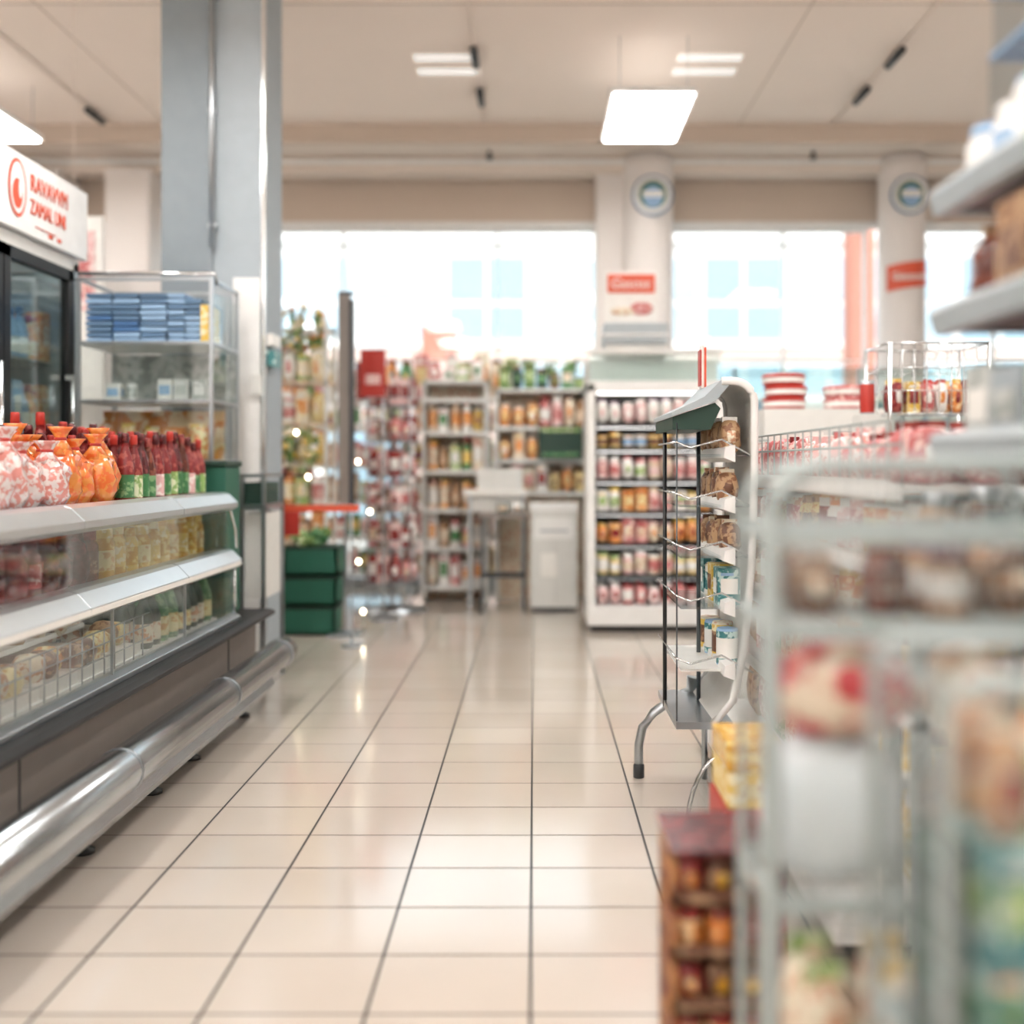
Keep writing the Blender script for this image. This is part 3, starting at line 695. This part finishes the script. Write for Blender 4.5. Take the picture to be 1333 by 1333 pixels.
# ================================================================ aisle gondola
g = empty('aisle_gondola')
m = MB('frame')
X0, GY0, GY1 = .78, 2.45, 4.6
m.box(X0+.02, 2.0, GY0, GY1, .0, .1, 'darkgrey')
m.prof_y([(X0-.06, .1), (X0-.05, .16), (X0, .2), (2.0, .2), (2.0, .1)], GY0, GY1, 'white')
m.box(1.35, 1.4, GY0, GY1, .2, 1.36, 'offwhite')
for z in (.5, .76, 1.0, 1.2):
    m.box(X0+.1, 1.95, GY0, GY1, z-.02, z, 'offwhite'); m.prof_y([(X0+.06, z-.03), (X0+.1, z-.04), (X0+.11, z), (X0+.06, z+.015)], GY0, GY1, 'white')
for y in (GY0, 3.52, GY1-.03): m.box(1.34, 1.42, y, y+.03, 0, 1.4, 'wirewhite')
m.build(g, .002)
m = MB('top_wire_guard')
for z in (1.3, 1.36): m.tube([(X0+.1, GY0, z), (X0+.1, GY1, z), (1.95, GY1, z)], .004, 'wirewhite', 5)
for i in range(22): y = GY0+i*.1; m.tube([(X0+.1, y, 1.2), (X0+.1, y, 1.36)], .003, 'wirewhite', 4)
for i in range(12): x = X0+.1+i*.1; m.tube([(x, GY1, 1.2), (x, GY1, 1.36)], .003, 'wirewhite', 4)
m.build(g)
m = MB('gondola_groceries')
for i, (z, h) in enumerate(((.2, .24), (.5, .2), (.76, .18), (1.0, .15))):
    rows(m, [['bag'], ['box', 'bag'], ['jar'], ['can', 'jar']][i], 'y', GY0+.05, GY1-.05, X0+.19, 3, .13, z, .11, .1, h, COL if i < 3 else WARM, block=2)
m.build()
m = MB('pink_candy_bags')
rows(m, 'bag', 'y', GY0+.05, GY1-.05, X0+.2, 7, .15, 1.2, .12, .1, .15, [('meshbag', 'cap_white', 'pink'), ('rose', 'cap_white', 'dred'), ('rose', 'cream', 'cap_white'), ('pink', 'dred', 'rose')], block=0, jit=.15)
m.build()
m = MB('storage_jar_shelf')
m.box(.8, 1.95, 2.2, 2.42, .98, 1.0, 'offwhite'); m.box(.8, 1.95, 2.2, 2.42, .68, .7, 'offwhite')
for x in (.82, 1.9):
    for y in (2.2, 2.36): m.box(x, x+.03, y, y+.04, 0, 1.0, 'wirewhite')
m.build()
m = MB('glass_storage_jars')
rows(m, 'jar', 'x', .86, 1.9, 2.3, 1, .1, 1.0, .09, .09, .2, [('tan', 'cream', 'steel'), ('brown', 'tan', 'steel'), ('jarbrown', 'cream', 'steel')], block=1)
rows(m, 'jar', 'x', .86, 1.9, 2.3, 1, .1, .7, .1, .1, .2, [('jarbrown', 'cream', 'steel'), ('honey', 'tan', 'steel')], block=1)
m.build()

m = MB('chrome_wire_basket')
bx0, bx1, by0, by1, bz0, bz1 = 1.72, 2.2, 4.95, 5.3, 1.5, 1.84
for z in (bz0, bz0+.11, bz0+.22, bz1):
    m.tube([(bx0, by0, z), (bx1, by0, z), (bx1, by1, z), (bx0, by1, z), (bx0, by0, z)], .006 if z == bz1 else .003, 'chrome', 5)
for i in range(9): x = bx0+i*(bx1-bx0)/8; m.tube([(x, by0, bz1), (x, by0, bz0), (x, by1, bz0), (x, by1, bz1)], .003, 'chrome', 4)
for x in (bx0, bx1):
    for y in (by0, by1): m.tube([(x, y, 0), (x, y, bz1)], .01, 'chrome', 6)
m.build()
m = MB('basket_snacks'); rows(m, ['box', 'bag'], 'x', bx0+.03, bx1-.02, by0+.08, 2, .12, bz0+.004, .06, .06, .16, [('dred', 'cap_white', 'yellow'), ('yellow', 'dred', 'cap_white'), ('rose', 'cap_white', 'red'), ('cap_white', 'orange', 'red'), ('orange', 'dred', 'yellow')], block=1)
m.build()
m = MB('red_drink_can_display'); m.lathe(1.66, 5.1, 1.5, [(.033, 0), (.036, .01), (.036, .15), (.03, .17)], ['steel', 'red', 'steel'], 12); m.box(1.61, 1.70, 5.02, 5.18, 0, 1.5, 'offwhite'); m.build()

# ================================================================ promotional rack
pr_ = empty('promotional_display_rack')
m = MB('posts')
for x in (.505, .635):
    m.tube([(x, 3.95, .32), (x, 3.95, 1.41)], .008, 'black' if x < .6 else 'rackgrey', 8)
m.tube([(.505, 3.62, .32), (.505, 3.62, 1.40)], .003, 'rackgrey', 8)
m.prof_y([(.49, 1.375), (.625, 1.375), (.66, 1.45), (.64, 1.47), (.49, 1.42)], 3.62, 4.12, 'greendk')
m.prof_y([(.485, 1.42), (.64, 1.475), (.69, 1.535), (.70, 1.56), (.66, 1.55), (.60, 1.49), (.485, 1.435)], 3.6, 4.14, 'shelfgrey')
m.build(pr_)
m = MB('curved_end_frame')
arc = [(.66, 1.545)]+[(.70+.075*sin(t), 1.47+.075*cos(t)) for t in [i*pi/2/8 for i in range(9)]]+[(.775, 1.2), (.765, .9), (.74, .6), (.70, .42), (.63, .34)]
for y in (3.6, 4.12): m.tube([(x, y, z) for x, z in arc], .014, 'white', 8)
k = len(m.v)
for x, z in arc: m.v += [(x, 3.6, z), (x, 4.12, z)]
for i in range(len(arc)-1): m.face((k+2*i, k+2*i+1, k+2*i+3, k+2*i+2), 'offwhite', True)
m.build(pr_)
m = MB('shelves_and_brackets')
for z in (1.28, 1.10, .92, .74, .52):
    m.box(.52, .76, 3.62, 4.1, z, z+.008, 'plastic' if z > .6 else 'offwhite')
    m.tube([(.50, 3.62, z+.05), (.50, 4.1, z+.05)], .004, 'chrome', 6)
    m.tube([(.50, 3.6, z+.05), (.55, 3.6, z+.03), (.66, 3.6, z+.06), (.77, 3.6, z)], .004, 'chrome', 6)
    m.prof_y([(.70, z-.02), (.66, z-.005), (.665, z+.03), (.70, z+.04)], 3.56, 4.12, 'white')
m.build(pr_)
m = MB('stock')
for z, k, cc in ((.53, 'can', [('teal', 'cap_white', 'lblue'), ('yellow', 'brown', 'cream')]), (.75, ['can', 'box'], [('teal', 'cap_white', 'lblue'), ('yellow', 'brown', 'cream'), ('cap_white', 'teal', 'cream')]), (.93, 'bag', [('brown', 'tan', 'cream'), ('tan', 'cap_white', 'brown')]), (1.11, 'bag', [('tan', 'brown', 'cream'), ('brown', 'cream', 'cream')]), (1.29, 'bag', [('tan', 'cream', 'cap_white')])):
    rows(m, k, 'y', 3.64, 4.1, .70, 1, .1, z, .08, .09, .13, cc, block=1)
m.build(pr_)
m = MB('curved_feet')
y = 4.1
m.tube([(.66, y, .36), (.60, y, .335), (.54, y, .30), (.48, y, .26), (.435, y, .20), (.42, y, .13), (.42, y, .01)], .018, 'steel', 10)
m.tube([(.64, y, .40), (.62, y, .30), (.57, y, .28)], .03, 'steel', 10)
m.lathe(.42, y, 0, [(.022, 0), (.022, .05), (.018, .055)], ['darkgrey'], 10)
m.tube([(.68, 3.65, .34), (.68, 3.65, .0)], .012, 'steel', 8); m.tube([(.68, 4.08, .34), (.68, 4.08, .0)], .012, 'steel', 8)
m.box(.50, .70, 3.6, 4.12, .32, .345, 'steel')
m.build(pr_)
m = MB('acrylic_floor_guard')
k = len(m.v); pts = [(.50+.13*(1-cos(t)), .26*sin(t)) for t in [i*pi/2/8 for i in range(9)]]
for x, z in pts: m.v += [(x, 3.1, z), (x+.02, 3.48, z)]
for i in range(8): m.face((k+2*i, k+2*i+1, k+2*i+3, k+2*i+2), 'plastic', True)
m.tube([(x, 3.1, z) for x, z in pts], .008, 'chrome', 6); m.tube([(x+.02, 3.48, z) for x, z in pts], .008, 'chrome', 6)
m.tube([(.50, 3.1, .008), (.52, 3.48, .008)], .008, 'chrome', 6); m.tube([(.63, 3.1, .26), (.65, 3.48, .26)], .008, 'chrome', 6)
m.build()
m = MB('striped_price_flag'); m.box(.655, .665, 4.0, 4.06, 1.55, 1.72, 'cap_white'); m.box(.65, .655, 4.0, 4.06, 1.56, 1.7, 'red'); m.box(.665, .672, 3.99, 4.0, 1.54, 1.71, 'redorange'); m.build()

m = MB('yellow_red_cartons')
z = 0
for h, c in ((.16, 'dred'), (.13, 'maroon'), (.12, 'red'), (.09, 'yellow'), (.07, 'honey')):
    m.box(.465+U(0, .01), .62, 2.5, 2.72, z, z+h-.004, c); m.box(.50, .58, 2.497, 2.5, z+h*.3, z+h*.65, 'paleyellow'); z += h
m.build(bevel=.003)
m = MB('stacked_snack_cartons')
z = 0
for lv in range(6):
    h = .094
    m.box(.245, .425, 1.8, 2.0, z, z+.008, 'carton'); m.box(.245, .253, 1.8, 2.0, z, z+h*.8, 'carton'); m.box(.417, .425, 1.8, 2.0, z, z+h, 'carton'); m.box(.245, .425, 1.99, 2.0, z, z+h, 'carton'); m.box(.245, .425, 1.8, 1.806, z, z+.03, 'brown')
    for i in range(3):
        for j in range(3): item(m, 'bag' if lv % 2 else 'can', .279+i*.055, 1.835+j*.055, z+.008, .052, .05, h-.014, random.choice([('dred', 'orange', 'red'), ('dred', 'orange', 'brown'), ('maroon', 'dred', 'dred'), ('brown', 'honey', 'dred')]))
    z += h
m.box(.24, .43, 1.795, 2.005, z, z+.008, 'maroon')
m.build()

# ================================================================ WIRE RACK foreground
wr = empty('wire_shelf_rack')
m = MB('tube_frame')
xa, xb, ya, yb = .318, .735, 1.37, 1.56
def uframe(y, r=.014):
    pts = [(xa, y, 0), (xa, y, 1.18)]+[(xa+.07-.07*cos(t), y, 1.18+.07*sin(t)) for t in [i*pi/2/6 for i in range(1, 7)]]+[(xb-.06, y, 1.25)]+[(xb-.06+.06*sin(t), y, 1.19+.06*cos(t)) for t in [i*pi/2/6 for i in range(1, 7)]]+[(xb, y, 0)]
    m.tube(pts, r, 'wirewhite', 10)
uframe(ya); uframe(yb, .008)
for z in (1.155, 1.03, .66, .33):
    m.box(xa, xb, ya-.01, ya+.008, z-.014, z+.014, 'wirewhite'); m.box(xa, xb, yb-.008, yb+.01, z-.01, z+.01, 'wirewhite')
    for x in (xa, xb): m.box(x-.006, x+.006, ya, yb, z-.01, z+.01, 'wirewhite')
m.build(wr, .003)
m = MB('wire_grid')
for i in range(15):
    x = xa+(i+1)*(xb-xa)/16
    m.tube([(x, ya+.005, 1.03), (x, ya+.005, 1.24)], .0022, 'wirewhite', 4)
    m.tube([(x, yb, .33), (x, yb, 1.24)], .0022, 'wirewhite', 4)
    for z in (.66, .33, 1.03): m.tube([(x, ya, z), (x, yb, z)], .0022, 'wirewhite', 4)
for z in (1.08, 1.11, 1.2): m.tube([(xa, ya+.005, z), (xb, ya+.005, z)], .0022, 'wirewhite', 4)
for i in range(12): z = .4+i*.07; m.tube([(xa, yb, z), (xb, yb, z)], .0022, 'wirewhite', 4)
m.build(wr)
m = MB('white_sack'); m.blob(.425, 1.465, .765, .095, .078, .10, 'sack', .7, .035, 24, 14); m.build()
m = MB('red_white_snack_bag'); m.blob(.435, 1.465, .93, .10, .075, .065, 'redbag', .8, .08, 24, 14, .0); m.blob(.485, 1.46, .965, .045, .06, .03, 'rose', .8, .1, 16, 10); m.build()
m = MB('foil_snack_bags'); m.blob(.62, 1.46, .76, .05, .07, .09, 'brown', .7, .07, 18, 10); m.blob(.62, 1.46, .92, .05, .07, .07, 'cream', .7, .07, 18, 10); m.build()
m = MB('jars_in_rack'); rows(m, ['jar', 'bag'], 'x', xa+.03, xb-.02, 1.43, 2, .08, 1.04, .07, .07, .1, [('brown', 'cream', 'offwhite'), ('jarbrown', 'brown', 'brown'), ('tan', 'cap_white', 'purple')], block=1, skip=.25); m.build()
m = MB('juice_cartons'); rows(m, ['box', 'bag'], 'x', xa+.03, .68, 1.42, 2, .09, .335, .08, .08, .24, [('cream', 'rose', 'lgreen'), ('cream', 'green', 'yellow'), ('cap_white', 'lgreen', 'orange'), ('dred', 'paleyellow', 'red')], block=1)
m.build()

wb = empty('wire_dump_bin')
m = MB('frame')
xa2, xb2, ya, yb = .405, .77, 1.0, 1.22
for y in (ya, yb):
    m.tube([(xa2, y, 0), (xa2, y, 1.02), (xa2+.02, y, 1.04), (xb2-.02, y, 1.04), (xb2, y, 1.02), (xb2, y, 0)], .0085, 'wirewhite', 8)
for z in (.3, .62, 1.03): m.box(xa2, xb2, ya-.004, ya+.004, z-.006, z+.006, 'wirewhite'); m.box(xa2-.004, xa2+.004, ya, yb, z-.006, z+.006, 'wirewhite')
for i in range(10): x = xa2+(i+1)*(xb2-xa2)/11; m.tube([(x, ya, .3), (x, ya, 1.03)], .0016, 'wirewhite', 4)
for i in range(5): y = ya+(i+1)*(yb-ya)/6; m.tube([(xa2, y, .3), (xa2, y, 1.03)], .0016, 'wirewhite', 4)
for i in range(14): z = .35+i*.05; m.tube([(xa2, ya, z), (xb2, ya, z)], .0016, 'wirewhite', 4); m.tube([(xa2, ya, z), (xa2, yb, z)], .0016, 'wirewhite', 4)
for z in (.3, .62): m.box(xa2, xb2, ya, yb, z-.004, z, 'wirewhite')
m.build(wb)
m = MB('assorted_snack_packs')
AS = [('orange', 'dred', 'yellow'), ('green', 'yellow', 'cap_white'), ('yellow', 'dred', 'orange'), ('teal', 'green', 'orange'), ('cream', 'orange', 'dred'), ('tan', 'dred', 'cream'), ('teal', 'lgreen', 'cap_white'), ('lgreen', 'yellow', 'yellow'), ('cap_white', 'lgreen', 'orange')]
for z, c in ((.62, AS), (.74, AS), (.86, AS)):
    rows(m, ['bag', 'can', 'box'], 'x', .455, xb2-.02, 1.07, 2, .075, z, .055, .055, .11, c, block=0, skip=0, jit=.1)
for z in (.62, .74): rows(m, ['box'], 'x', xa2+.01, .455, 1.1, 1, .06, z, .04, .05, .11, [('greendk', 'darkgrey', 'teal')], block=0)
for z in (.3, .42): rows(m, ['box', 'can'], 'x', xa2+.02, xb2-.02, 1.06, 3, .06, z, .055, .055, .115, AS, block=0)
m.build()

# ================================================================ NEAR RIGHT SHELVING
rs = empty('shelving_unit')
m = MB('shelves')
for z, x0 in ((1.765, .80), (1.53, .80), (1.28, .80), (1.04, .78), (.45, .8)):
    m.box(x0+.02, 1.35, .2, 2.04, z-.012, z, 'darkgrey'); m.box(x0+.02, 1.35, .2, 2.04, z-.0, z+.006, 'offwhite')
    m.prof_y([(x0, z-.02), (x0+.03, z-.022), (x0+.035, z+.012), (x0-.0, z+.035), (x0-.012, z+.02)], .2, 2.05, 'shelfgrey')
    m.box(x0, 1.35, 2.03, 2.05, z-.018, z+.02, 'shelfgrey')
for y in (.2, 1.1, 2.0): m.box(1.35, 1.39, y, y+.04, 0, 2.3, 'wirewhite')
m.box(1.36, 1.38, .2, 2.04, 0, 2.3, 'offwhite'); m.box(.82, 1.38, .2, 2.04, .0, .12, 'offwhite')
m.build(rs, .002)
m = MB('shelf_products')
rows(m, ['can', 'jar'], 'y', .3, 2.0, .87, 4, .11, 1.771, .1, .1, .13, [('cap_white', 'lblue', 'white'), ('white', 'cap_white', 'lblue')], block=1)
rows(m, ['bag', 'box'], 'y', .3, 2.0, .90, 3, .13, 1.536, .13, .13, .18, [('brown', 'tan', 'jarbrown'), ('tan', 'brown', 'brown'), ('jarbrown', 'brown', 'tan')], block=1)
rows(m, 'box', 'y', .3, 2.0, .90, 3, .13, 1.286, .13, .12, .14, [('mottle', 'cap_white', 'offwhite'), ('offwhite', 'bluegrey', 'white'), ('bluegrey', 'mottle', 'white')], block=1)
rows(m, 'bag', 'y', .3, 2.0, .90, 3, .13, 1.046, .13, .13, .13, [('greendk', 'greenbox', 'darkgrey'), ('greenbox', 'cream', 'darkgrey')], block=1)
rows(m, 'box', 'y', .3, 2.0, .90, 3, .13, .456, .13, .12, .4, WARM, block=1)
m.build()
m = MB('clear_plastic_containers')
for k in range(4):
    for z in (1.91, 2.03, 2.15): m.box(.87+U(-.01, .01), 1.2, .9+k*.27, 1.13+k*.27, z, z+.11, 'plastic'); m.box(.865, 1.205, .895+k*.27, 1.135+k*.27, z+.105, z+.117, 'lblue')
m.build()

# ================================================================ OUTDOORS
m = MB('street_ground'); m.box(-30, 30, 10.62, 40, -.15, -.02, 'asphalt'); m.build()
bl = empty('office_building')
m = MB('facade')
m.box(-20, 24, 18, 18.4, -.02, 12, 'facade')
for z0, z1 in ((2.45, 3.0), (3.45, 4.05), (4.15, 4.9), (5.6, 6.8)):
    x = -19.5
    i = 0
    while x < 23:
        m.box(x, x+1.35, 17.97, 18.0, z0, z1, 'facglass' if (i*7) % 3 else 'facglass2'); m.box(x+.65, x+.70, 17.94, 17.99, z0, z1, 'facade'); x += 1.5; i += 1
for z in (2.35, 3.3, 5.15): m.box(-20, 24, 17.85, 18, z, z+.1, 'facade')
m.box(-20, 24, 17.9, 18, 3.12, 3.25, 'facade_pink'); m.box(-20, 24, 17.9, 18, 2.0, 2.2, 'facade_pink')
x = -19
while x < 23: m.box(x, x+1.8, 17.95, 18, .1, 1.9, 'facglass2'); x += 2.2
m.build(bl)
m = MB('brick_kiosk'); m.box(-1.65, -1.15, 15, 15.5, 0, 3.3, 'brick'); m.box(-1.9, -.4, 14.9, 15.6, -.02, 2.75, 'facade_pink'); m.build()
m = MB('brick_pier'); m.box(4.65, 5.0, 15, 15.4, -.02, 6.5, 'brick'); m.build()

# world + sun
w = bpy.data.worlds.new('World'); scn.world = w; w.use_nodes = True
bg = w.node_tree.nodes['Background']; bg.inputs[0].default_value = (.92, .96, 1, 1); bg.inputs[1].default_value = 2.3
sl = bpy.data.lights.new('sun', 'SUN'); sl.energy = 4.6; sl.angle = .02; sl.color = (1, .98, .95)
so = bpy.data.objects.new('sun', sl); so.rotation_euler = (radians(48), 0, radians(-20)); so.location = (0, -5, 12); scn.collection.objects.link(so)

# camera
cd = bpy.data.cameras.new('camera'); cam = bpy.data.objects.new('camera', cd); scn.collection.objects.link(cam)
cam.location = (0, 0, 1.25); cam.rotation_euler = (pi/2, 0, 0)
cd.lens = 36; cd.sensor_width = 36; cd.shift_x = -.0214; cd.shift_y = -.046
cd.clip_start = .05
cd.dof.use_dof = True; cd.dof.focus_distance = 3.8; cd.dof.aperture_fstop = .74
scn.camera = cam
